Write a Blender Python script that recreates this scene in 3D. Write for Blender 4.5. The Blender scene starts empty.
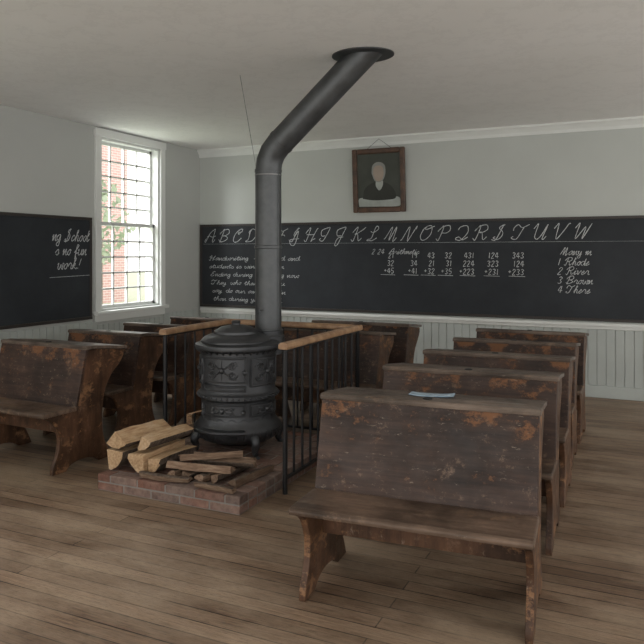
import bpy, math, random
from mathutils import Vector, Matrix
random.seed(7)
S=bpy.context.scene
COL=S.collection
S.view_settings.view_transform='Standard'
S.view_settings.look='None'
YW=7.6; XL=-5.3; HC=2.80

# ---------------------------------------------------------------- materials
class M:
    def __init__(s,name,rough=.6,metal=0,spec=.5):
        s.m=bpy.data.materials.new(name); s.m.use_nodes=True
        s.n=s.m.node_tree.nodes; s.l=s.m.node_tree.links
        s.b=s.n['Principled BSDF']; s.b.inputs['Roughness'].default_value=rough
        s.b.inputs['Metallic'].default_value=metal
        s.b.inputs['Specular IOR Level'].default_value=spec
    def node(s,t,**k):
        x=s.n.new(t)
        for a,v in k.items():
            if a in x.inputs.keys(): x.inputs[a].default_value=v
            else: setattr(x,a,v)
        return x
    def coords(s,scale=(1,1,1),rnd=False,rot=(0,0,0)):
        tc=s.node('ShaderNodeTexCoord'); mp=s.node('ShaderNodeMapping')
        mp.inputs['Scale'].default_value=scale; mp.inputs['Rotation'].default_value=rot
        out=tc.outputs['Object']
        if rnd:
            oi=s.node('ShaderNodeObjectInfo'); ml=s.node('ShaderNodeMath',operation='MULTIPLY')
            ml.inputs[1].default_value=37.0; s.l.new(oi.outputs['Random'],ml.inputs[0])
            va=s.node('ShaderNodeVectorMath',operation='ADD'); s.l.new(out,va.inputs[0]); s.l.new(ml.outputs[0],va.inputs[1]); out=va.outputs[0]
        s.l.new(out,mp.inputs['Vector']); return mp.outputs[0]
    def noise(s,vec,scale,detail=4,rough=.55):
        x=s.node('ShaderNodeTexNoise'); x.inputs['Scale'].default_value=scale
        x.inputs['Detail'].default_value=detail; x.inputs['Roughness'].default_value=rough
        s.l.new(vec,x.inputs['Vector']); return x.outputs['Fac']
    def ramp(s,fac,stops):
        r=s.node('ShaderNodeValToRGB'); e=r.color_ramp.elements
        while len(e)<len(stops): e.new(.5)
        for i,(p,c) in enumerate(stops):
            e[i].position=p; e[i].color=(c[0],c[1],c[2],1) if hasattr(c,'__len__') else (c,c,c,1)
        s.l.new(fac,r.inputs['Fac']); return r.outputs['Color']
    def mix(s,fac,a,b,mode='MIX'):
        x=s.node('ShaderNodeMix',data_type='RGBA',blend_type=mode)
        for v,i in ((fac,0),(a,6),(b,7)):
            if isinstance(v,(int,float)): x.inputs[i].default_value=v
            elif isinstance(v,tuple): x.inputs[i].default_value=(v[0],v[1],v[2],1)
            else: s.l.new(v,x.inputs[i])
        return x.outputs[2]
    def col(s,c):
        if isinstance(c,tuple): s.b.inputs['Base Color'].default_value=(c[0],c[1],c[2],1)
        else: s.l.new(c,s.b.inputs['Base Color'])
    def bump(s,h,st=.3,d=.01):
        b=s.node('ShaderNodeBump'); b.inputs['Strength'].default_value=st; b.inputs['Distance'].default_value=d
        s.l.new(h,b.inputs['Height']); s.l.new(b.outputs[0],s.b.inputs['Normal'])
    def rgh(s,c): s.l.new(c,s.b.inputs['Roughness'])

def paint(name,c,var=.93,rough=.7,scale=1.5,b=.1):
    m=M(name,rough); v=m.coords()
    n=m.noise(v,scale,5); m.col(m.ramp(n,[(.3,tuple(x*var for x in c)),(.7,c)]))
    m.bump(m.noise(v,60,3),b,.004); return m.m
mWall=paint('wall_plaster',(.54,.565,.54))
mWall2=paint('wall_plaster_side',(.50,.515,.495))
mWains=paint('wainscot_paint',(.48,.515,.495),.88,.5,3)
mTrim=paint('white_trim_paint',(.76,.78,.76),.95,.45,3)
m=M('ceiling_plaster',.8); v=m.coords()
n1=m.noise(v,.7,6,.6); n2=m.noise(v,2.5,8,.7)
c=m.ramp(n1,[(.3,(.87,.87,.85)),(.7,(.93,.93,.92))]); vein=m.ramp(n2,[(.47,1.0),(.5,.95),(.53,1.0)])
m.col(m.mix(1.0,c,vein,'MULTIPLY')); m.bump(n2,.1,.005); mCeil=m.m

# floorboards running along X
m=M('floor_boards',.5,0,.35); v=m.coords()
br=m.node('ShaderNodeTexBrick'); br.offset=.37
m.l.new(v,br.inputs['Vector'])
br.inputs['Scale'].default_value=1; br.inputs['Brick Width'].default_value=2.6; br.inputs['Row Height'].default_value=.085
br.inputs['Mortar Size'].default_value=.0035; br.inputs['Mortar Smooth'].default_value=.3
br.inputs['Color1'].default_value=(.13,.08,.05,1); br.inputs['Color2'].default_value=(.26,.175,.115,1); br.inputs['Mortar'].default_value=(.022,.014,.010,1)
g=m.noise(m.coords((1.5,40,1)),3,6,.7); g2=m.noise(m.coords((.7,1.6,1)),1.6,6,.65); g4=m.noise(m.coords((5,60,1)),4,8,.8)
c=m.mix(1.0,br.outputs['Color'],m.ramp(g,[(.3,.4),(.7,1.35)]),'MULTIPLY')
c=m.mix(m.ramp(g2,[(.40,0.0),(.66,.7)]),c,(.40,.305,.215))
c=m.mix(m.ramp(g4,[(.52,0.0),(.64,.65)]),c,(.06,.037,.024)); m.col(c)
m.rgh(m.ramp(g,[(.2,.34),(.8,.62)])); m.bump(g,.25,.003); mFloor=m.m

def deskwood(name,dark,mid,worn,lo=.56,sc=(1.2,12,12),rough=.45,zw=0,scr=.4):
    m=M(name,rough,0,.3); v=m.coords(sc,True); g=m.noise(v,3,7,.65)
    c=m.ramp(g,[(.25,dark),(.6,mid),(.8,tuple(min(1,x*1.5) for x in mid))])
    vb=m.coords((1.5,1.5,1.5),True); big=m.noise(vb,2,5,.6); c=m.mix(1.0,c,m.ramp(big,[(.35,.45),(.65,1.4)]),'MULTIPLY')
    v2=m.coords((2.2,2.2,3),True); w=m.noise(v2,2.6,9,.75)
    if zw:
        tc=m.node('ShaderNodeTexCoord'); sp=m.node('ShaderNodeSeparateXYZ'); m.l.new(tc.outputs['Object'],sp.inputs[0])
        mr=m.node('ShaderNodeMapRange'); mr.inputs['From Min'].default_value=.66; mr.inputs['From Max'].default_value=.82; mr.inputs['To Max'].default_value=zw
        m.l.new(sp.outputs['Z'],mr.inputs['Value']); ad=m.node('ShaderNodeMath',operation='ADD'); m.l.new(mr.outputs[0],ad.inputs[0]); m.l.new(w,ad.inputs[1]); w=ad.outputs[0]
    c=m.mix(m.ramp(w,[(lo,0.0),(lo+.07,.8)]),c,m.mix(g,worn,tuple(x*.5 for x in worn)))
    vs=m.coords((3,30,1.2),True,(0,0,.4)); s=m.noise(vs,6,6,.8); c=m.mix(m.ramp(s,[(.60,0.0),(.68,scr)]),c,(.30,.23,.18))
    vd=m.coords((1,1,1),True); dd=m.noise(vd,12,9,.82); c=m.mix(m.ramp(dd,[(.57,0.0),(.68,scr)]),c,(.26,.17,.115)); m.col(c)
    m.rgh(m.ramp(w,[(.4,rough-.04),(.7,rough+.25)])); m.bump(g,.15,.003); return m.m
mBack=deskwood('desk_back_wood',(.016,.009,.007),(.050,.028,.020),(.26,.115,.05),.60,(1,1,14),.40,.13,.55)
mSide=deskwood('desk_side_wood',(.030,.016,.010),(.10,.05,.028),(.36,.19,.095),.54,(6,6,1.2),.45,0,.5)
mTop=deskwood('desk_top_wood',(.06,.045,.037),(.15,.115,.092),(.26,.18,.13),.59,(1,12,1),.34)
mSeat=deskwood('desk_seat_wood',(.045,.030,.022),(.13,.088,.064),(.30,.185,.115),.58,(1,12,12),.34,0,.5)

def iron(name,c,rough=.5,metal=.75,b=.25):
    m=M(name,rough,metal); v=m.coords(); n=m.noise(v,9,6,.6)
    m.col(m.ramp(n,[(.3,tuple(x*.75 for x in c)),(.7,tuple(x*1.2 for x in c))])); m.bump(m.noise(v,70,3),b,.003); m.rgh(m.ramp(n,[(.3,rough-.08),(.7,rough+.1)])); return m.m
mIron=iron('cast_iron',(.085,.088,.094),.46,.75)
mPipe=iron('stovepipe_steel',(.11,.115,.12),.47,.75,.08)
mBlack=iron('black_iron',(.015,.015,.017),.45,.3)
mWire=iron('thin_wire',(.25,.25,.25),.5,.5)
m=M('rail_oak',.4); v=m.coords((6,6,6)); g=m.noise(v,3,5); m.col(m.ramp(g,[(.3,(.22,.115,.06)),(.7,(.44,.28,.16))])); mRail=m.m
# brick
m=M('hearth_brick',.9,0,.25); ge=m.node('ShaderNodeNewGeometry'); v=m.coords(); n=m.noise(v,25,6,.7)
c=m.ramp(ge.outputs['Random Per Island'],[(0,(.15,.065,.045)),(.35,(.22,.105,.075)),(.7,(.22,.145,.12)),(1,(.10,.06,.05))])
n3=m.noise(v,3,5); c=m.mix(m.ramp(n3,[(.4,0.1),(.75,.65)]),c,(.26,.21,.18)); m.col(m.mix(1.0,c,m.ramp(n,[(.3,.6),(.7,1.2)]),'MULTIPLY')); m.bump(n,.5,.006); mBrick=m.m
mMortar=paint('mortar',(.24,.22,.20),.8,.95,10,.4)
# slate
m=M('slate_board',.6,0,.3); v=m.coords(); n=m.noise(v,1.2,7,.65); m.col(m.ramp(n,[(.3,(.015,.018,.022)),(.75,(.036,.041,.048))])); mSlate=m.m
m=M('chalk',.95); v=m.coords(); n=m.noise(v,50,3); m.col(m.ramp(n,[(.3,(.36,.38,.39)),(.7,(.70,.72,.73))])); mChalk=m.m
mFrameDk=paint('dark_frame_wood',(.035,.028,.024),.7,.45,5)
m=M('picture_frame_wood',.4); v=m.coords((3,3,3)); g=m.noise(v,4,6); m.col(m.ramp(g,[(.3,(.035,.016,.009)),(.7,(.12,.06,.032))])); mPF=m.m
def flat(name,c,rough=.7,var=.8,sc=8): return paint(name,c,var,rough,sc,.05)
mCanvas=flat('canvas_dark',(.060,.068,.054),.5,.5,3)
mSkin=flat('painted_skin',(.42,.34,.28)); mHair=flat('painted_hair',(.30,.31,.29)); mCoat=flat('painted_coat',(.035,.038,.032)); mCloud=flat('painted_cloud',(.46,.50,.47),.6,.6,6)
m=M('split_wood',.8,0,.2); v=m.coords((4,26,26),True); g=m.noise(v,2.5,6,.7)
tc=m.coords((1,1,1),True); n=m.noise(tc,6,4); c=m.ramp(g,[(.25,(.28,.155,.08)),(.5,(.54,.36,.21)),(.8,(.70,.54,.36))]); m.col(m.mix(m.ramp(n,[(.5,0.0),(.7,.5)]),c,(.70,.57,.41))); m.bump(g,.9,.014); mSplit=m.m
m=M('old_split_wood',.85,0,.2); v=m.coords((4,26,26),True); g=m.noise(v,2.5,6,.7); c=m.ramp(g,[(.25,(.08,.05,.035)),(.5,(.19,.125,.085)),(.8,(.34,.26,.19))]); oi=m.node('ShaderNodeObjectInfo'); m.col(m.mix(1.0,c,m.ramp(oi.outputs['Random'],[(0,.5),(1,1.7)]),'MULTIPLY')); m.bump(g,.9,.012); mOld=m.m
m=M('bark',.95,0,.2); v=m.coords((10,10,4)); g=m.noise(v,4,7,.7); m.col(m.ramp(g,[(.3,(.04,.03,.024)),(.7,(.18,.135,.105))])); m.bump(g,.9,.012); mBark=m.m
m=M('blue_paper',.8); v=m.coords(); n=m.noise(v,20,4); m.col(m.ramp(n,[(.35,(.20,.30,.40)),(.65,(.42,.52,.60))])); mPaper=m.m
m=M('window_glass',.02)
tr=m.node('ShaderNodeBsdfTransparent'); gl=m.node('ShaderNodeBsdfGlossy'); gl.inputs['Roughness'].default_value=.03; mx=m.node('ShaderNodeMixShader'); mx.inputs[0].default_value=.04
m.l.new(tr.outputs[0],mx.inputs[1]); m.l.new(gl.outputs[0],mx.inputs[2]); m.l.new(mx.outputs[0],m.n['Material Output'].inputs['Surface']); mGlass=m.m
m=M('exterior_brick',.9); br=m.node('ShaderNodeTexBrick')
tcx=m.node('ShaderNodeTexCoord'); sp=m.node('ShaderNodeSeparateXYZ'); cb=m.node('ShaderNodeCombineXYZ'); m.l.new(tcx.outputs['Object'],sp.inputs[0]); m.l.new(sp.outputs['Y'],cb.inputs['X']); m.l.new(sp.outputs['Z'],cb.inputs['Y']); m.l.new(cb.outputs[0],br.inputs['Vector'])
br.inputs['Scale'].default_value=1; br.inputs['Brick Width'].default_value=.3; br.inputs['Row Height'].default_value=.1; br.inputs['Mortar Size'].default_value=.012
br.inputs['Color1'].default_value=(.62,.37,.35,1); br.inputs['Color2'].default_value=(.70,.45,.43,1); br.inputs['Mortar'].default_value=(.80,.74,.72,1); m.col(br.outputs['Color']); mExt=m.m
mLawn=paint('lawn',(.60,.66,.50),.8,.95,2)
mLeaf=paint('pale_foliage',(.46,.54,.40),.75,.9,6)
mTrunk=paint('tree_bark',(.30,.26,.22),.7,.9,6)
mDarkGlass=flat('exterior_pane',(.45,.52,.58),.3)

# ---------------------------------------------------------------- geometry
def crom(p,n=5,closed=False):
    if len(p)<3: return [Vector(q) for q in p]
    P=[Vector(q) for q in p]; out=[]
    for i in range(len(P)-1):
        a=P[i-1] if i>0 else P[0]*2-P[1]; b=P[i]; c=P[i+1]; d=P[i+2] if i+2<len(P) else P[-1]*2-P[-2]
        for k in range(n):
            t=k/n; out.append(.5*((2*b)+(c-a)*t+(2*a-5*b+4*c-d)*t*t+(3*b-a-3*c+d)*t**3))
    out.append(P[-1]); return out
class G:
    def __init__(s): s.v=[]; s.f=[]; s.mi=[]
    def add(s,v,f,mi=0,mat=None):
        o=len(s.v); s.v+= [tuple(mat@Vector(x)) if mat else tuple(x) for x in v]; s.f+=[tuple(i+o for i in q) for q in f]
        s.mi+= mi if isinstance(mi,list) else [mi]*len(f); return s
    def box(s,x0,x1,y0,y1,z0,z1,mi=0,mat=None):
        v=[(x0,y0,z0),(x1,y0,z0),(x1,y1,z0),(x0,y1,z0),(x0,y0,z1),(x1,y0,z1),(x1,y1,z1),(x0,y1,z1)]
        return s.add(v,[(0,3,2,1),(4,5,6,7),(0,1,5,4),(1,2,6,5),(2,3,7,6),(3,0,4,7)],mi,mat)
    def prismx(s,poly,x0,x1,mi=0,mat=None):
        n=len(poly); v=[(x0,p[0],p[1]) for p in poly]+[(x1,p[0],p[1]) for p in poly]
        f=[tuple(range(n)),tuple(range(2*n-1,n-1,-1))]+[(i,i+n,(i+1)%n+n,(i+1)%n) for i in range(n)]
        return s.add(v,f,mi,mat)
    def lathe(s,prof,c=(0,0,0),seg=48,mi=0,a0=0,a1=2*math.pi,sx=1,sy=1,mat=None):
        full=abs(a1-a0-2*math.pi)<1e-6; N=seg if full else seg+1; v=[]; f=[]
        for r,z in prof:
            for k in range(N):
                a=a0+(a1-a0)*k/seg; v.append((c[0]+r*sx*math.cos(a),c[1]+r*sy*math.sin(a),c[2]+z))
        for i in range(len(prof)-1):
            for k in range(seg):
                k2=(k+1)%N; f.append((i*N+k,i*N+k2,(i+1)*N+k2,(i+1)*N+k))
        return s.add(v,f,mi,mat)
    def sweep(s,pts,rad,seg=12,mi=0,mat=None,cap=True):
        P=[Vector(p) for p in pts]; n=len(P); R=rad if isinstance(rad,(list,tuple)) else [rad]*n; v=[]; f=[]
        T=[(P[min(i+1,n-1)]-P[max(i-1,0)]).normalized() for i in range(n)]
        u=T[0].orthogonal().normalized()
        for i in range(n):
            if i>0: u=(u-T[i]*u.dot(T[i])).normalized()
            w=T[i].cross(u)
            for k in range(seg):
                a=2*math.pi*k/seg; v.append(P[i]+(u*math.cos(a)+w*math.sin(a))*R[i])
        for i in range(n-1):
            for k in range(seg): f.append((i*seg+k,i*seg+(k+1)%seg,(i+1)*seg+(k+1)%seg,(i+1)*seg+k))
        if cap: f.append(tuple(range(seg-1,-1,-1))); f.append(tuple((n-1)*seg+k for k in range(seg)))
        return s.add(v,f,mi,mat)
    def ball(s,c,r,mi=0,sz=1,seg=16,nr=10):
        pr=[(max(1e-4,r*math.sin(math.pi*i/nr)),-r*sz*math.cos(math.pi*i/nr)) for i in range(nr+1)]
        return s.lathe(pr,c,seg,mi)
    def make(s,name,mats,parent=None,bevel=0,smooth=False,loc=None,rot=None):
        me=bpy.data.meshes.new(name); me.from_pydata(s.v,[],s.f); me.update()
        if not isinstance(mats,(list,tuple)): mats=[mats]
        for q in mats: me.materials.append(q)
        for p,i in zip(me.polygons,s.mi): p.material_index=i; p.use_smooth=smooth
        o=bpy.data.objects.new(name,me); COL.objects.link(o)
        if parent: o.parent=parent
        if loc: o.location=loc
        if rot: o.rotation_euler=rot
        if bevel:
            b=o.modifiers.new('bevel','BEVEL'); b.width=bevel; b.segments=2; b.limit_method='ANGLE'; b.angle_limit=math.radians(40)
        if smooth:
            e=o.modifiers.new('split','EDGE_SPLIT'); e.split_angle=math.radians(42)
        return o
def empty(name,loc,rot=0):
    o=bpy.data.objects.new(name,None); o.empty_display_size=.1; COL.objects.link(o); o.location=loc; o.rotation_euler=(0,0,rot); return o
def tag(o,label,cat,group=None):
    o['label']=label; o['category']=cat
    if group: o['group']=group
def struct(o,label=None,cat=None):
    o['kind']='structure'
    if label: o['label']=label; o['category']=cat
    return o

# ---------------------------------------------------------------- room shell
XR=3.4; YF=-1.6
struct(G().box(XL-.2,XR,YF,YW+.2,-.1,0).make('floor',mFloor),'worn brown floorboards with a soft sheen','floor')
struct(G().box(XL-.2,XR,YF,YW+.2,HC,HC+.1).make('ceiling',mCeil),'off-white plaster ceiling','ceiling')
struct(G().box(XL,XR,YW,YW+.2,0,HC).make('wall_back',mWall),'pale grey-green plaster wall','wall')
# left wall with two window holes
wz0,wz1=.86,2.70
wins=[(5.76,6.76),(1.2,2.2)]
g=G(); ys=[YF]+[q for w in sorted(wins) for q in w]+[YW+.2]
for i in range(0,len(ys),2): g.box(XL-.2,XL,ys[i],ys[i+1],0,HC)
for a,b in wins: g.box(XL-.2,XL,a,b,0,wz0).box(XL-.2,XL,a,b,wz1,HC)
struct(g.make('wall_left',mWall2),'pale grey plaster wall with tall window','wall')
# windows
def window(idx,y0,y1):
    e=empty('window_%d'%idx,(XL,(y0+y1)/2,wz0)); struct(e,'tall white many-paned sash window, bright daylight outside','window')
    w=(y1-y0)/2; h=wz1-wz0
    g=G(); c=.085
    g.box(-.0,.03,-w-c,-w,-.02,h+.0).box(0,.03,w,w+c,-.02,h).box(0,.035,-w-c-.01,w+c+.01,h,h+.085)
    g.box(-.19,.0,-w,-w+.025,0,h).box(-.19,0,w-.025,w,0,h).box(-.19,0,-w,w,h-.025,h)
    g.make('window_casing',mTrim,e,.004)
    G().box(-.19,.07,-w-c-.02,w+c+.02,-.055,-.02).box(-.0,.022,-w-c,w+c,-.13,-.055).make('window_sill',mTrim,e,.004)
    g2=G()
    for k,(a,b,x) in enumerate(((.0,h/2+.02,-.09),(h/2-.02,h-.02,-.135))):
        g=G(); t=.036
        g.box(x,x+.04,-w+.025,-w+.025+t,a,b).box(x,x+.04,w-.025-t,w-.025,a,b).box(x,x+.04,-w+.025,w-.025,a,a+t).box(x,x+.04,-w+.025,w-.025,b-t,b)
        iw=2*w-.05-2*t
        for j in range(1,4):
            y=-w+.025+t+iw*j/4; g.box(x+.008,x+.032,y-.009,y+.009,a+t,b-t)
        for j in range(1,5):
            z=a+t+(b-a-2*t)*j/5; g.box(x+.008,x+.032,-w+.025+t,w-.025-t,z-.009,z+.009)
        g.make('window_sash',mTrim,e)
        g2.box(x+.018,x+.022,-w+.025+t,w-.025-t,a+t,b-t)
    g2.make('window_glass',mGlass,e)
window(1,*wins[0]); window(2,*wins[1])
# wainscot + rails + crown + baseboards
g=G(); x=XL+.012
while x<XR-.05:
    g.box(x+.002,x+.083,YW-.014,YW,.12,.72); x+=.086
struct(g.make('trim_1',mWains,None,.004),'pale painted beadboard wainscot under the blackboard','wainscot')
g=G(); y=YF
while y<YW-.1:
    if all(not(a-.02-.09<y<b+.02) for a,b in wins): g.box(XL,XL+.014,y+.002,y+.083,.12,.74)
    else: g.box(XL,XL+.014,y+.002,y+.083,.12,.70)
    y+=.086
struct(g.make('trim_2',mWains,None,.004),'pale painted beadboard wainscot on the window wall','wainscot')
struct(G().box(XL+.02,XR,YW-.025,YW,0,.12).make('baseboard_back',mWains,None,.004))
struct(G().box(XL,XL+.025,YF,YW-.025,0,.12).make('baseboard_left',mWains,None,.004))
struct(G().box(XL+.03,XR,YW-.05,YW,.72,.755).box(XL+.03,XR,YW-.03,YW,.69,.72).make('trim_3',mTrim,None,.006),'white chalk ledge and chair rail','chair rail')
cr=[(YW,HC-.10),(YW-.015,HC-.10),(YW-.02,HC-.07),(YW-.05,HC-.03),(YW-.065,HC-.02),(YW-.065,HC),(YW,HC)]
struct(G().prismx(cr,XL,XR).make('trim_4',mTrim,None),'white crown moulding','moulding')

# ---------------------------------------------------------------- chalk script
GL={'a':("55 35 13 11 20 42 55 51 60 71",6),'b':("02 48 39 28 11 20 41 43 34 64",5.5),'c':("44 35 13 11 20 52",4.7),'d':("45 25 03 11 20 41 59 51 60 71",6),
'e':("02 33 35 24 11 20 52",4.7),'f':("02 48 39 28 2c 3b 21 52",4.5),'g':("45 25 03 11 31 45 4c 2d 1b 51",5),'h':("02 38 29 10 24 35 44 41 50 61",5.7),
'i':("02 25 11 20 42;27 28",3.6),'j':("35 2c 1d 0b 42;37 38",3.8),'k':("02 38 29 10 24 35 33 22 50 61",5.5),'l':("02 38 29 18 11 20 42",3.6),
'm':("03 15 10 24 35 30 54 65 61 70 81",7.4),'n':("03 15 10 34 45 41 50 61",5.6),'o':("35 13 11 30 42 44 35 54",5),'p':("02 25 1d 24 45 42 20 52",5),
'q':("45 25 03 11 31 45 4d 6b",5.5),'r':("02 25 35 44 41 50 61",5.4),'s':("02 35 42 30 11 30 52",4.8),'t':("02 38 21 30 51;16 56",4.7),
'u':("04 15 11 20 41 55 51 60 71",6.3),'v':("04 15 20 44 55 64",5.6),'w':("04 15 11 30 44 51 70 65 84",7.6),'y':("04 15 12 31 45 4c 2d 1b 51",5),'x':("05 25 30 51;50 15",5),'z':("04 35 10 30 2c 1b 51",5),
'A':("13 01 10 37 6A 7A 71 80 92;14 35 64 95",10),'B':("07 18 29 3A 21 20 10;06 18 4A 7A 87 55 35 55 83 61 30 11 02",9.5),'C':("68 78 7A 5A 27 13 20 50 83;58 47 56 68",9),'D':("39 28 22 11 00 30 61 85 78 5A 3A 18 26",9.5),
'E':("79 7A 5A 38 46 56 35 12 20 50 73",8.5),'F':("06 08 2A 58 9A;68 41 20 01 12;35 75 84",9.5),'G':("01 30 59 6A 5A 36 44 68 6b 3c 11 82",9.5),'H':("06 18 3A 20 01;9A 88 60 71 92;15 35 75",10),
'I':("44 14 08 4A 6A 55 30 01 12",7.5),'J':("44 14 08 4A 6A 55 3c 1c 22 63",8),'K':("06 18 3A 20 01;9A 78 35 25 45 60 82",9.5),'L':("17 36 68 6A 4A 32 11 00 20 40 72",9),
'M':("01 12 4A 40 7A 70 80 92",10),'N':("00 11 4A 50 61 9A 98",10),'O':("4A 28 13 30 61 85 7A 4A 38 58 9A",9.5),'P':("01 20 3A 06 18 4A 7A 87 65 35",9),
'Q':("17 29 5A 79 85 50 20 11 32 60 92",9.5),'R':("01 20 3A 06 18 4A 7A 87 55 35 55 70 92",9.5),'S':("00 30 59 6A 5A 38 65 62 40 11 22",8.5),'T':("06 08 2A 58 9A;68 41 20 01 12",9.5),
'U':("07 19 2A 22 40 63 8A 71 80 92",10),'V':("07 19 2A 30 65 8A 9A",9.5),'W':("07 19 2A 20 68 60 9A",10.5),'X':("18 2A 60 81;8A 10",9),
'0':("39 16 12 30 52 56 39",6.5),'1':("29 20",4.5),'2':("17 39 57 10 50",6.5),'3':("18 39 57 35 52 30 11",6.5),'4':("39 13 63;49 40",6.5),'5':("59 29 15 45 52 30 11",6.5),
'6':("49 15 12 30 52 34 13",6.5),'7':("19 59 20",6),'8':("35 18 39 58 12 30 52 35",6.5),'9':("57 39 16 35 57 40",6.5),'+':("05 45;27 23",5.5),'.':("10 11",2.5),'!':("49 33;20 21",5),',':("11 0a",3),' ':("",4.5)}
def yv(ch): return 10 if ch=='A' else (-(ord(ch)-96) if ch.islower() else int(ch))
def write(g,txt,x,z,h,put,w=.0035,slant=.28,sx=1.0,jit=.0,sp=1.0):
    u=h/10.; cx=x
    for ch in txt:
        st,ad=GL.get(ch,GL[' '])
        jy=random.uniform(-jit,jit)
        for s in st.split(';'):
            pts=[(int(q[0]),yv(q[1])) for q in s.split()]
            if len(pts)<2: continue
            P=crom([(cx+(a*sx+b*slant)*u,z+b*u+jy,0) for a,b in pts],5)
            ribbon(g,P,w,put)
        cx+=ad*u*sx*sp
    return cx
def ribbon(g,P,w,put):
    v=[];f=[]
    for i,p in enumerate(P):
        t=(P[min(i+1,len(P)-1)]-P[max(i-1,0)]); 
        if t.length<1e-7: t=Vector((1,0,0))
        t.normalize(); n=Vector((-t.y,t.x,0))*w*random.uniform(.7,1.15)
        v.append(put(*(p+n).xy)); v.append(put(*(p-n).xy))
    for i in range(len(P)-1): f.append((2*i,2*i+1,2*i+3,2*i+2))
    g.add(v,f)
def px2X(px):
    th=math.atan((px-322)/700.)-math.radians(25); return YW*math.tan(th)
def dB(X): return -math.sin(math.radians(25))*X+math.cos(math.radians(25))*YW
def zB(px,py): return 1.45+(254-py)*dB(px2X(px))/700.

bx0,bx1=XL+.02,1.6; bz0,bz1=.80,1.80
cb=empty('chalkboard',((bx0+bx1)/2,YW,bz0)); tag(cb,'long black slate chalkboard covered with white cursive writing and sums','chalkboard')
ox=(bx0+bx1)/2
G().box(bx0-ox,bx1-ox,-.02,-.001,0,bz1-bz0).make('slate',mSlate,cb)
G().box(bx0-ox,bx1-ox,-.03,-.001,bz1-bz0,bz1-bz0+.03).box(bx0-ox,bx1-ox,-.03,-.001,-.03,0).box(bx0-ox-.0,bx0-ox+.03,-.03,-.001,0,bz1-bz0).box(bx1-ox-.03,bx1-ox,-.03,-.001,0,bz1-bz0).make('board_frame',mFrameDk,cb,.003)
putB=lambda x,z:(x-ox,-.0225,z-bz0)
g=G()
ribbon(g,[Vector((bx0+.05+i*.2,1.578,0)) for i in range(33)],.0012,putB)
al="ABCDEFGHIJKLMNOPQRSTUVW"
XA,XW=px2X(207),px2X(574)
for i,ch in enumerate(al):
    X=XA+(XW-XA)*(i/22.)
    write(g,ch,X-.02,1.605,.155,putB,.0042,.32,1.05)
L=[(210,257,'Handwriting  requested and',.052),(210,265,'students is winding it in',.05),(211,273,'Ending during any thing now',.05),(212,281,'They, who then into you',.05),(213,289,'say, do our ambitions in',.05),(214,297,'than during your work',.05)]
for (px,py,t,h) in L:
    X=px2X(px); write(g,t,X,zB(px,py+3),h*1.1,putB,.0032,.35,1.62,.004)
write(g,'2 24  Arithmetic',px2X(372),zB(385,254),.062,putB,.003,.3,1.05)
cols=[(384,'21','32','+45'),(407,'19','34','+41'),(424,'43','21','+32'),(441,'32','31','+35'),(463,'431','224','+223'),(487,'124','323','+231'),(512,'343','124','+233')]
for px,a,b,c in cols:
    X=px2X(px); h=.066
    for k,t in enumerate((a,b,c)):
        tw=sum(GL[q][1] for q in t)*h/10
        write(g,t,X+.13-tw,1.405-k*.088,h,putB,.0035,.08)
    ribbon(g,[Vector((X-.03,1.215,0)),Vector((X+.14,1.212,0))],.0028,putB)
X=px2X(557)
for k,t in enumerate(['Many m','1 Rhode','2 River','3 Brown','4 There']):
    write(g,t,X+(0 if k else .03),1.44-k*.095-(.01 if k else 0),.078,putB,.0032,.3,1.0)
g.make('chalk_writing',mChalk,cb)
# side chalkboard
sy0,sy1=3.9,5.62
sb=empty('chalkboard',(XL,(sy0+sy1)/2,bz0)); tag(sb,'black slate chalkboard with large cursive chalk words beside the window','chalkboard')
oy=(sy0+sy1)/2
G().box(.001,.02,sy0-oy,sy1-oy,0,bz1-bz0).make('slate',mSlate,sb)
w=bz1-bz0
G().box(.001,.03,sy0-oy,sy1-oy,w,w+.03).box(.001,.035,sy0-oy,sy1-oy,-.03,0).box(.001,.03,sy1-oy-.03,sy1-oy,0,w).box(.001,.03,sy0-oy,sy0-oy+.03,0,w).make('board_frame',mFrameDk,sb,.003)
putS=lambda y,z:(.0225,y-oy,z-bz0)
g=G()
def pxY(px): return -XL/math.tan(math.radians(25)-math.atan((px-322)/700.))
write(g,'ng School',pxY(50),1.58,.120,putS,.0045,.3,.87)
write(g,'s no fun',pxY(53),1.44,.115,putS,.0045,.3,.9)
write(g,'work!',pxY(55),1.30,.115,putS,.0045,.3,.95)
ribbon(g,[Vector((pxY(48),1.22,0)),Vector((pxY(88),1.23,0))],.0022,putS)
g.make('chalk_writing',mChalk,sb)

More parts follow.
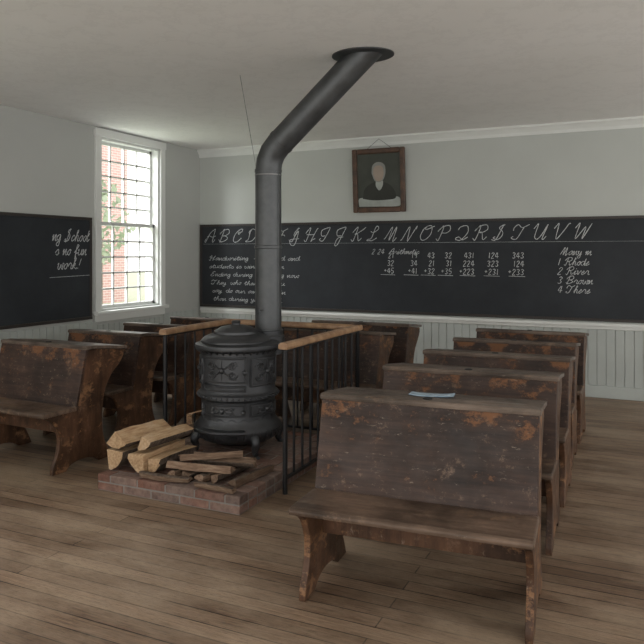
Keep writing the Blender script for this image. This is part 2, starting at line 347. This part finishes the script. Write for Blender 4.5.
# ---------------------------------------------------------------- picture (plain generic bust)
PX0,PX1,PZ0,PZ1=-3.12,-2.48,1.93,2.66
pe=empty('framed_portrait',((PX0+PX1)/2,YW,PZ0)); tag(pe,'brown wooden framed portrait painting hung on the plaster wall','picture')
hw=(PX1-PX0)/2; hh=PZ1-PZ0; fr=.06
T=Matrix.Translation((0,-.02,0))@Matrix.Rotation(math.radians(4),4,'X')
g=G()
for pr in (((-hw,-hw+fr,0,hh)),((hw-fr,hw,0,hh))): g.box(pr[0],pr[1],-.035,0,0,hh,0,T)
g.box(-hw+fr,hw-fr,-.035,0,0,fr,0,T).box(-hw+fr,hw-fr,-.035,0,hh-fr,hh,0,T)
g.make('picture_frame',mPF,pe,.012)
g=G(); T2=T
g.box(-hw+fr,hw-fr,-.012,-.006,fr,hh-fr,0,T2)
def poly(g,pts,y,mi,sm=True):
    if sm: pts=[(p.x,p.y) for p in crom([(a,b,0) for a,b in pts+pts[:1]],5)][:-1]
    c=(sum(p[0] for p in pts)/len(pts),sum(p[1] for p in pts)/len(pts)); n=len(pts)
    g.add([(c[0],y,c[1])]+[(a,y,b) for a,b in pts],[(0,1+i,1+(i+1)%n) for i in range(n)],mi,T2)
iw=hw-fr-.002
poly(g,[(-iw+.01,fr+.01),(0,fr+.006),(iw-.01,fr+.01),(iw-.01,.16),(.15,.18),(0,.16),(-.15,.17),(-iw+.01,.16)],-.0132,4)
poly(g,[(-.20,.16),(-.175,.27),(-.09,.335),(0,.35),(.10,.33),(.18,.26),(.20,.16),(.08,.14),(-.08,.14)],-.0135,3)
poly(g,[(-.035,.365),(.045,.365),(.045,.30),(.005,.25),(-.035,.30)],-.0138,4)
poly(g,[(-.085,.45),(-.075,.53),(-.03,.57),(.03,.57),(.078,.53),(.082,.44),(.05,.365),(0,.345),(-.05,.365)],-.0140,2)
poly(g,[(-.066,.44),(-.06,.50),(-.03,.53),(.03,.53),(.056,.50),(.060,.43),(.04,.375),(0,.355),(-.04,.375)],-.0142,1)
g.make('portrait',[mCanvas,mSkin,mHair,mCoat,mCloud],pe)
g=G(); g.sweep([(-.16,-.05,hh-.01),(0,-.055,HC-PZ0-.0-.03),(.16,-.05,hh-.01)],.0025,6)
g.make('hanging_wire',mBlack,pe)

# ---------------------------------------------------------------- desks
def sidepoly():
    a=crom([(-.29,.0,0),(-.285,.05,0),(-.245,.14,0),(-.235,.24,0),(-.28,.34,0),(-.355,.393,0)],5)
    P=[(p.x,p.y) for p in a]
    P+=[(-.08,.393),(.018,.80),(.075,.80),(.365,.765)]
    b=crom([(.362,.72,0),(.32,.665,0),(.235,.59,0),(.175,.48,0),(.15,.32,0),(.165,.16,0),(.21,.06,0),(.235,.0,0)],4)
    P+=[(q[0],q[1]) for q in b]
    c=crom([(.12,0,0),(.06,.035,0),(-.04,.05,0),(-.13,.035,0),(-.18,0,0)],4)
    P+=[(q[0],q[1]) for q in c]
    return P
SP=sidepoly()
def desk(x0,y,w,rot,label,group,items=None):
    w-=.02
    e=empty('school_desk',(x0+.01+w/2,y,0),rot); tag(e,label,'desk',group); e.scale=(1,1,.984)
    h=w/2
    for s in (-1,1):
        a,b=(-h,-h+.03) if s<0 else (h-.03,h)
        G().prismx(SP,a,b).make('side_panel',mSide,e,.004)
    G().prismx([(-.105,.40),(-.083,.395),(.016,.80),(.016,.815),(-.005,.815)],-h-.004,h+.004).make('backrest',mBack,e,.004)
    G().prismx([(-.012,.803),(.075,.803),(.385,.767),(.392,.777),(.385,.789),(.08,.826),(-.005,.829),(-.014,.820)],-h-.012,h+.012).make('desktop',mTop,e,.003)
    G().prismx([(-.375,.394),(-.09,.394),(-.10,.422),(-.36,.424),(-.378,.415)],-h-.01,h+.01).make('seat',mSeat,e,.006)
    G().box(-h+.03,h-.03,.02,.28,.62,.635).box(-h+.03,h-.03,.26,.275,.635,.66).make('book_shelf',mSide,e,.002)
    G().box(-h+.03,h-.03,-.09,-.07,.22,.36).make('stretcher',mSide,e,.003)
    G().lathe([(.0001,.008),(.018,.008),(.022,.004),(.022,.0)],(0,.05,.824),16).make('inkwell_lid',mBlack,e,0,True)
    return e
gR='row of dark wooden school desks with attached bench seats'
lb='dark scuffed wooden school desk with attached bench seat'
rt=math.radians
d1=desk(-1.355,2.93,.96,rt(4),'large scuffed dark wooden desk with a blue paper on top',gR)
desk(-1.37,3.78,.95,rt(2),'dark wooden desk with slanted top behind the paper-topped desk',gR)
desk(-1.35,4.49,.92,rt(1),lb,gR)
desk(-1.34,5.23,.88,rt(1),lb,gR)
desk(-1.33,5.96,.87,0,'dark wooden desk by the long blackboard',gR)
gL='dark wooden school desks along the window wall'
desk(-4.36,3.70,.86,rt(-2),'dark wooden desk with curved end panel beside the side chalkboard',gL)
desk(-4.42,4.44,.76,0,'brown wooden desk with worn orange end panel below the window',gL)
desk(-4.40,5.10,.76,0,'dark scuffed wooden desk below the tall window',gL)
desk(-4.40,5.80,.80,0,'dark scuffed wooden desk by the room corner',gL)
gM='dark wooden desks behind the stove railing'
desk(-2.93,5.32,.97,0,'dark wooden desk standing against the stove railing',gM)
desk(-2.93,6.06,.97,0,'dark wooden desk between stove railing and blackboard',gM)
def paper(name,x,y,z,rz,w,h,mat,label):
    g=G(); n=6; v=[];f=[]
    for i in range(n+1):
        for j in range(n+1):
            v.append((w*(i/n-.5),h*(j/n-.5),.002+.006*(abs(i/n-.5)*2)**3))
    for i in range(n):
        for j in range(n): f.append((i*(n+1)+j,(i+1)*(n+1)+j,(i+1)*(n+1)+j+1,i*(n+1)+j+1))
    g.add(v,f); o=g.make(name,mat,None,0,True,(x,y,z),(math.radians(-6.8),0,rz)); so=o.modifiers.new('s','SOLIDIFY'); so.thickness=.003
    tag(o,label,'paper'); return o
paper('paper_booklet',-.90,3.13,.801,rt(12),.20,.17,mPaper,'faded blue paper booklet lying on the desk top')

# ---------------------------------------------------------------- hearth
hx0,hx1,hy0,hy1=-3.08,-2.05,3.32,4.75
he=empty('brick_hearth',((hx0+hx1)/2,(hy0+hy1)/2,0)); tag(he,'low red brick hearth platform under the iron stove','hearth')
W=hx1-hx0; D=hy1-hy0
G().box(-W/2+.008,W/2-.008,-D/2+.008,D/2-.008,0,.095).make('mortar_bed',mMortar,he)
g=G(); nx=5; bw=W/nx; ny=14; bd=D/ny
for lvl in (0,1):
    z0=.003+lvl*.052; z1=z0+.045
    for j in range(ny):
        off=(bw/2 if (j+lvl)%2 else 0)
        xs=[-W/2]+[(-W/2+off+bw*i) for i in range(0 if off else 1,nx+1)]
        xs=[q for q in xs if q<=W/2+1e-6]
        if xs[-1]<W/2-1e-3: xs.append(W/2)
        for a,b in zip(xs[:-1],xs[1:]):
            if b-a<.02: continue
            if lvl==0 and 0<j<ny-1 and a>-W/2+.01 and b<W/2-.01: continue
            q=random.uniform(-.003,.001)
            g.box(a+.005,b-.005,-D/2+bd*j+.005+q*.5,-D/2+bd*(j+1)-.005,z0,z1+q)
g.make('brickwork',mBrick,he,.004)
HZ=.102
# ---------------------------------------------------------------- railing
ra=empty('stove_railing',(-2.55,4.3,0)); tag(ra,'black iron railing with light wooden handrail guarding the stove','railing')
def L2(x,y,z): return (x+2.55,y-4.3,z)
rx0,rx1,ryb=-3.13,-1.99,4.90
for (a,b) in (((rx1,3.74),(rx1,ryb)),((rx0,ryb),(rx1,ryb)),((rx0,4.06),(rx0,ryb))):
    va=Vector(L2(*a,0)); vb=Vector(L2(*b,0)); dr=(vb-va).normalized(); n=Vector((-dr.y,dr.x,0)); l=(vb-va).length
    mt=Matrix(((dr.x,n.x,0,va.x),(dr.y,n.y,0,va.y),(0,0,1,0),(0,0,0,1)))
    hr=[(-.028,.875),(.028,.875),(.033,.887),(.030,.905),(.015,.916),(-.015,.916),(-.030,.905),(-.033,.887)]
    G().prismx(hr,-.03,l+.03,0,mt).make('handrail',mRail,ra,.002)
    G().box(0,l,-.012,.012,.862,.875,0,mt).make('iron_bar',mBlack,ra)
    G().box(0,l,-.010,.010,.085,.10,0,mt).make('iron_bar',mBlack,ra)
    nb=int(l/.115)
    for i in range(nb+1):
        x=l*i/nb; thick=.016 if i in (0,nb) else .0085
        z0=0 if i in (0,nb) else .0925
        G().sweep([mt@Vector((x,0,z0)),mt@Vector((x,0,.865))],thick,10).make('railing_post' if i in (0,nb) else 'baluster',mBlack,ra,0,True)
# ---------------------------------------------------------------- stove
sx,sy=-2.60,4.19
st=empty('wood_stove',(sx,sy,HZ)); tag(st,'ornate black cast-iron wood stove with tall stovepipe on brick hearth','stove')
def zz(p): return [(r,z-HZ) for r,z in p]
fa=math.radians(-82)
body=[(.001,.165),(.20,.165),(.245,.18),(.285,.21),(.305,.25),(.302,.275),(.28,.295),(.262,.32),(.255,.345),(.255,.455),(.267,.467),(.279,.475),(.279,.50),(.267,.508),(.257,.52),(.255,.60),(.257,.70),(.263,.785),(.275,.795),(.296,.803),(.30,.815),(.296,.832),(.275,.84),(.245,.846),(.001,.848)]
g=G().lathe(zz(body),(0,0,0),72)
# cast relief: beads on belt, leaf rows on flange and skirt, wavy vine
for i in range(44):
    a=2*math.pi*i/44; g.ball((.280*math.cos(a),.280*math.sin(a),.4875-HZ),.0085,0,1,8,6)
for i in range(36):
    a=2*math.pi*i/36; c,s=math.cos(a),math.sin(a)
    g.sweep([(.304*c,.304*s,.268-HZ),(.297*c,.297*s,.232-HZ),(.278*c,.278*s,.205-HZ)],[.004,.010,.004],6)
    g.sweep([(.262*c,.262*s,.775-HZ),(.276*c,.276*s,.79-HZ),(.292*c,.292*s,.80-HZ)],[.003,.008,.004],6)
g.sweep([((.2565)*math.cos(t/120*2*math.pi),(.2565)*math.sin(t/120*2*math.pi),.338-HZ+.009*math.sin(t/120*2*math.pi*20)) for t in range(121)],.0035,5)
g.make('stove_body',mIron,st,0,True)
G().lathe(zz([(.24,.846),(.24,.858),(.22,.878),(.185,.894),(.155,.902),(.152,.918),(.138,.926),(.107,.944),(.06,.956),(.03,.960),(.028,.969),(.034,.977),(.026,.988),(.001,.991)]),(-.0,-.03,0),56).make('stove_lid',mIron,st,0,True)
def curved(name,a0,a1,z0,z1,r,th,scroll=0,par=None):
    g=G(); n=16; g.lathe([(r,z0-HZ),(r+th,z0-HZ+.004),(r+th,z1-HZ-.004),(r,z1-HZ)],(0,0,0),n,0,a0,a1)
    for a in (a0,a1):
        c,s=math.cos(a),math.sin(a); g.add([((r-.02)*c,(r-.02)*s,z0-HZ),((r)*c,(r)*s,z0-HZ),((r+th)*c,(r+th)*s,z0-HZ+.004),((r+th)*c,(r+th)*s,z1-HZ-.004),(r*c,r*s,z1-HZ),((r-.02)*c,(r-.02)*s,z1-HZ)],[(0,1,2,3,4,5)])
    def P(a,z): return ((r+th+.002)*math.cos(a),(r+th+.002)*math.sin(a),z-HZ)
    b=.035; zb=.012
    g.sweep([P(a0+b+(a1-a0-2*b)*i/12,z0+zb) for i in range(13)],.005,6)
    g.sweep([P(a0+b+(a1-a0-2*b)*i/12,z1-zb) for i in range(13)],.005,6)
    for a in (a0+b,a1-b): g.sweep([P(a,z0+zb),P(a,z1-zb)],.005,6)
    if scroll:
        am=(a0+a1)/2; zm=(z0+z1)/2; hz=(z1-z0)*.30
        for sg in (-1,1):
            for sv in (-1,1):
                pts=[]
                for i in range(30):
                    t=i/29*3.2*math.pi; rr=hz*.95*(1-i/33)
                    pts.append(P(am+sg*((a1-a0)*.22+rr*math.cos(t)*2.4),zm+sv*(hz*.55+rr*.6*math.sin(t))))
                g.sweep(pts,.0058,6)
                g.ball(pts[-1],.009,0,1,8,6)
                g.sweep([P(am,zm),P(am+sg*(a1-a0)*.12,zm+sv*hz*.5),P(am+sg*(a1-a0)*.30,zm+sv*hz*1.15)],[.007,.006,.003],6)
        g.ball(P(am,zm),.020,0,1,10)
        g.sweep([P(am,z0+.025),P(am,z1-.025)],[.004,.004],6)
    return g.make(name,mIron,st if par is None else par,0,True)
curved('fire_door',fa-.62,fa+.62,.585,.765,.256,.016,1)
curved('fire_door',fa-.62,fa+.62,.53,.575,.256,.010,0)
curved('ash_door',fa-.60,fa+.60,.360,.452,.254,.014,1)
curved('draft_panel',fa+.72,fa+1.75,.56,.76,.256,.008,1)
curved('draft_panel',fa-1.75,fa-.72,.56,.76,.256,.008,1)
curved('draft_panel',fa+.72,fa+1.75,.36,.45,.254,.008,1)
for a,z in ((fa-.64,.62),(fa-.64,.73),(fa-.62,.385),(fa-.62,.43)):
    G().sweep([(.275*math.cos(a),.275*math.sin(a),z-HZ-.018),(.275*math.cos(a),.275*math.sin(a),z-HZ+.018)],.010,10).make('door_hinge',mIron,st,0,True)
def knob(a,z,r=.27):
    g=G(); c,s=math.cos(a),math.sin(a)
    g.sweep([(r*c,r*s,z-HZ),((r+.045)*c,(r+.045)*s,z-HZ)],.005,8); g.ball(((r+.05)*c,(r+.05)*s,z-HZ),.016,0,1,12)
    g.make('door_knob',mIron,st,0,True)
knob(fa+.55,.67); knob(fa+.52,.405,.262)
g=G(); g.lathe([(.27,.270-HZ),(.35,.266-HZ),(.362,.276-HZ),(.362,.290-HZ),(.350,.286-HZ),(.27,.288-HZ)],(0,0,0),20,0,fa-.55,fa+.55)
g.make('ash_lip',mIron,st,0,True)
g=G(); c0=Vector((.345*math.cos(fa-.85),.345*math.sin(fa-.85),.365-HZ))
g.sweep([Vector((.25*math.cos(fa-.85),.25*math.sin(fa-.85),.38-HZ)),c0],.005,8)
g.sweep([c0+Vector((.018*math.cos(t*.9),.018*math.sin(t*.9),-.0016*t)) for t in range(0,48)],.0035,6)
g.make('coil_handle',mRail,st,0,True)
for k in range(4):
    a=fa+math.pi/4+k*math.pi/2; c,s=math.cos(a),math.sin(a)
    pr=[(.225,.23),(.285,.225),(.318,.195),(.305,.155),(.305,.130),(.325,.119)]
    pts=crom([(r*c,r*s,z-HZ+.003) for r,z in pr],4); n=len(pts)
    g=G().sweep(pts,[.036-.020*i/(n-1) for i in range(n)],12); g.lathe([(.001,.012),(.02,.012),(.026,.006),(.026,0),(.001,0)],(.325*c,.325*s,0),14)
    g.make('leg',mIron,st,0,True)
# pipe
px,py=.105,.24
G().lathe([(.118,.735-HZ),(.118,.86-HZ),(.108,.87-HZ),(.108,.90-HZ),(.098,.905-HZ)],(px,py,0),36).lathe([(.001,.735-HZ),(.118,.735-HZ)],(px,py,0),36).make('flue_collar',mIron,st,0,True)
zE=2.15-HZ; dv=Vector((1,-.02,.86)).normalized()
pts=[Vector((px,py,.86-HZ)),Vector((px,py,zE-.10))]
for i in range(1,4):
    t=i/3; d=Vector((0,0,1)).lerp(dv,t).normalized(); d0=Vector((0,0,1)).lerp(dv,(i-1)/3).normalized()
    pts.append(pts[-1]+(d+d0).normalized()*.07)
top=HC-HZ; last=pts[-1]; k=(top+.09-last.z)/dv.z
pts.append(last+dv*k)
g=G().sweep(pts,.095,36)
for z in (.905,1.50):
    g.lathe([(.095,z-HZ-.012),(.100,z-HZ-.008),(.100,z-HZ+.008),(.095,z-HZ+.012)],(px,py,0),36)
for q in (last+dv*.03,pts[1]): 
    d=dv if q is not pts[1] else Vector((0,0,1)); g.sweep([q-d*.010,q+d*.010],.099,36)
g.sweep([Vector((px+.095,py-.02,.92-HZ)),Vector((px+.095,py-.02,zE-.12))],.004,6)
g.make('stove_pipe',mPipe,st,0,True)
q=last+dv*((top-last.z)/dv.z)
G().lathe([(.215,top-.001),(.215,top-.008),(.01,top-.010)],(q.x,q.y,0),40,0,0,2*math.pi,1,.85).make('ceiling_collar',mPipe,st,0,True)
g=G()
q=Vector((px,py,1.05-HZ)); d=Vector((math.cos(fa-.1),math.sin(fa-.1),0)); g.sweep([q+d*.09,q+d*.14],.004,8); g.sweep([q+d*.135+Vector((0,0,-.02)),q+d*.135+Vector((0,0,.02))],.006,8)
g.make('damper_handle',mIron,st,0,True)
g=G(); zt=2.02-HZ; g.sweep([Vector((px-.09,py,zt)),Vector((px-.30,py+.10,top-.001))],.002,6); g.sweep([Vector((px,py,zt-.004)),Vector((px,py,zt+.004))],.098,36)
g.make('support_wire',mWire,st,0,True)

# ---------------------------------------------------------------- firewood
def log(cx,cy,cz,yaw,roll,L,r,pitch=0,ang=95,mats=None,name='firewood_log',label='',squash=1,grp='split firewood stacked on the hearth'):
    rs=random.Random(int(cx*1e4+cy*777)); n=9; ns=10
    A=math.radians(ang)
    sec=[(0,0)]+[(r*math.cos(A*i/(n-1)),r*math.sin(A*i/(n-1))) for i in range(n)]
    mx=sum(p[0] for p in sec)/len(sec); my=sum(p[1] for p in sec)/len(sec)
    jj=[rs.uniform(.88,1.08) for _ in sec]
    g=G(); v=[];f=[];mi=[]; m=len(sec)
    bend=rs.uniform(-.008,.008)
    for k in range(ns+1):
        t=k/ns
        for i,(a,b) in enumerate(sec):
            s=jj[i]*(1+rs.uniform(-.05,.05))*(1+.05*math.sin(t*4+i*.3))
            v.append((L*(t-.5)+(rs.uniform(-.008,.008) if k in(0,ns) else 0),(a-mx)*s+bend*math.sin(t*math.pi),(b-my)*s*squash))
    for k in range(ns):
        for i in range(m):
            j=(i+1)%m; f.append((k*m+i,k*m+j,(k+1)*m+j,(k+1)*m+i)); mi.append(1 if 0<i<m-1 else 0)
    f.append(tuple(range(m-1,-1,-1))); mi.append(0); f.append(tuple(ns*m+i for i in range(m))); mi.append(0)
    g.add(v,f,mi); o=g.make(name,mats or [mSplit,mBark],None,.003)
    mt=Matrix.Rotation(yaw,4,'Z')@Matrix.Rotation(-pitch,4,'Y')@Matrix.Rotation(roll,4,'X')
    o.rotation_euler=mt.to_euler()
    zmin=min((mt@Vector(q)).z for q in v)
    o.location=(cx,cy,cz-zmin+.001)
    tag(o,label,'firewood',grp); return o
D=math.radians
fl='freshly split pale log with bark edge on the hearth'
log(-2.985,3.60,HZ,D(88),D(180),.40,.120,0,85,None,label=fl)
log(-2.840,3.60,HZ,D(90),D(270),.42,.120,0,85,None,label=fl)
log(-2.965,3.60,HZ+.140,D(84),D(222),.42,.120,D(0),85,None,label='pale split log lying on top of the wood pile')
log(-2.700,3.60,HZ,D(86),D(180),.36,.100,0,80,None,label='pale split log beside the kindling heap')
log(-2.775,3.62,HZ+.142,D(84),D(200),.40,.090,D(0),85,None,label='thin pale split log resting across the pile')
ol=[mOld,mBark]; kl='thin weathered split stick of kindling on the hearth'
K=[(-2.58,3.60,0,82,10,.34,.07),(-2.475,3.60,0,84,190,.34,.07),(-2.37,3.60,0,81,20,.36,.07),(-2.265,3.61,0,83,170,.36,.07),(-2.155,3.62,0,82,10,.36,.065),(-2.60,3.375,.0,4,30,.34,.045),(-2.24,3.365,0,-3,20,.26,.04),
(-2.42,3.475,.062,8,0,.42,.06),(-2.32,3.575,.062,12,180,.40,.06),(-2.38,3.69,.062,6,10,.40,.06),(-2.40,3.56,.112,38,0,.38,.055)]
for (x,y,z,yw,rl,l,r) in K:
    log(x,y,HZ+z,D(yw),D(rl),l,r,0,85,ol,'kindling_stick',kl,.7,'kindling sticks heaped before the stove')

# ---------------------------------------------------------------- outside
o=G().box(-60,XL-.3,-20,60,-.75,-.45).make('lawn',mLawn); struct(o,'pale sunlit grass outside the window','ground')
hb=empty('brick_house',(-19,20,-.45)); struct(hb,'pale red brick building seen through the window','building')
G().box(-3,0,-9,2.2,0,7).make('house_wall',mExt,hb)
G().box(-3.4,.4,-9.4,2.6,7,7.3).make('house_eave',mTrim,hb)
for zb in (1.2,4.3):
    for yb in (-7,-4,-1.4):
        G().box(-.02,.08,yb,yb+1.3,zb,zb+2).make('house_window_frame',mTrim,hb)
        g=G()
        for i in range(2):
            for j in range(3): g.box(.08,.09,yb+.12+i*.56,yb+.62+i*.56,zb+.12+j*.62,zb+.66+j*.62)
        g.make('house_pane',mDarkGlass,hb)
te=empty('garden_tree',(-15,16.2,-.45)); struct(te,'pale leafy tree outside the window','tree')
G().sweep([(0,0,0),(.05,0,1.4),(.0,.1,2.6)],[.16,.12,.08],10).make('trunk',mTrunk,te,0,True)
rs=random.Random(3); g=G()
for i in range(260):
    a=rs.uniform(0,6.28); r=rs.uniform(.2,1.2); z=rs.uniform(1.6,4.2); r*=1-abs(z-2.8)/2.2
    c=Vector((r*math.cos(a),r*math.sin(a),z)); u=Vector((rs.uniform(-1,1),rs.uniform(-1,1),rs.uniform(-1,1))).normalized(); w_=u.orthogonal().normalized()
    s=rs.uniform(.10,.20); g.add([c+u*s,c+w_*s*.5,c-u*s,c-w_*s*.5],[(0,1,2,3)])
g.make('foliage',mLeaf,te)

# ---------------------------------------------------------------- light
w=bpy.data.worlds.new('overcast'); S.world=w; w.use_nodes=True
bg=w.node_tree.nodes['Background']; bg.inputs[0].default_value=(1,.98,.94,1); bg.inputs[1].default_value=1.95
def area(name,loc,tgt,sx,sy,e,c=(1,1,1)):
    l=bpy.data.lights.new(name,'AREA'); l.shape='RECTANGLE'; l.size=sx; l.size_y=sy; l.energy=e; l.color=c
    o=bpy.data.objects.new(name,l); COL.objects.link(o); o.location=loc; o.rotation_euler=(Vector(loc)-Vector(tgt)).to_track_quat('Z','Y').to_euler(); return o
area('window_daylight',(XL-2.6,5.4,4.3),(XL,6.3,1.6),2.0,1.6,650,(.98,.99,1))
area('window_daylight',(XL-2.2,1.7,3.6),(XL,1.7,1.6),2.0,1.6,520,(.98,.99,1))

# ---------------------------------------------------------------- camera
cd=bpy.data.cameras.new('camera'); cam=bpy.data.objects.new('camera',cd); COL.objects.link(cam)
cam.location=(0,0,1.45); cam.rotation_euler=(math.pi/2,0,math.radians(25))
cd.sensor_width=36; cd.lens=36*700/644; cd.shift_y=-68/644; cd.clip_end=200
S.camera=cam
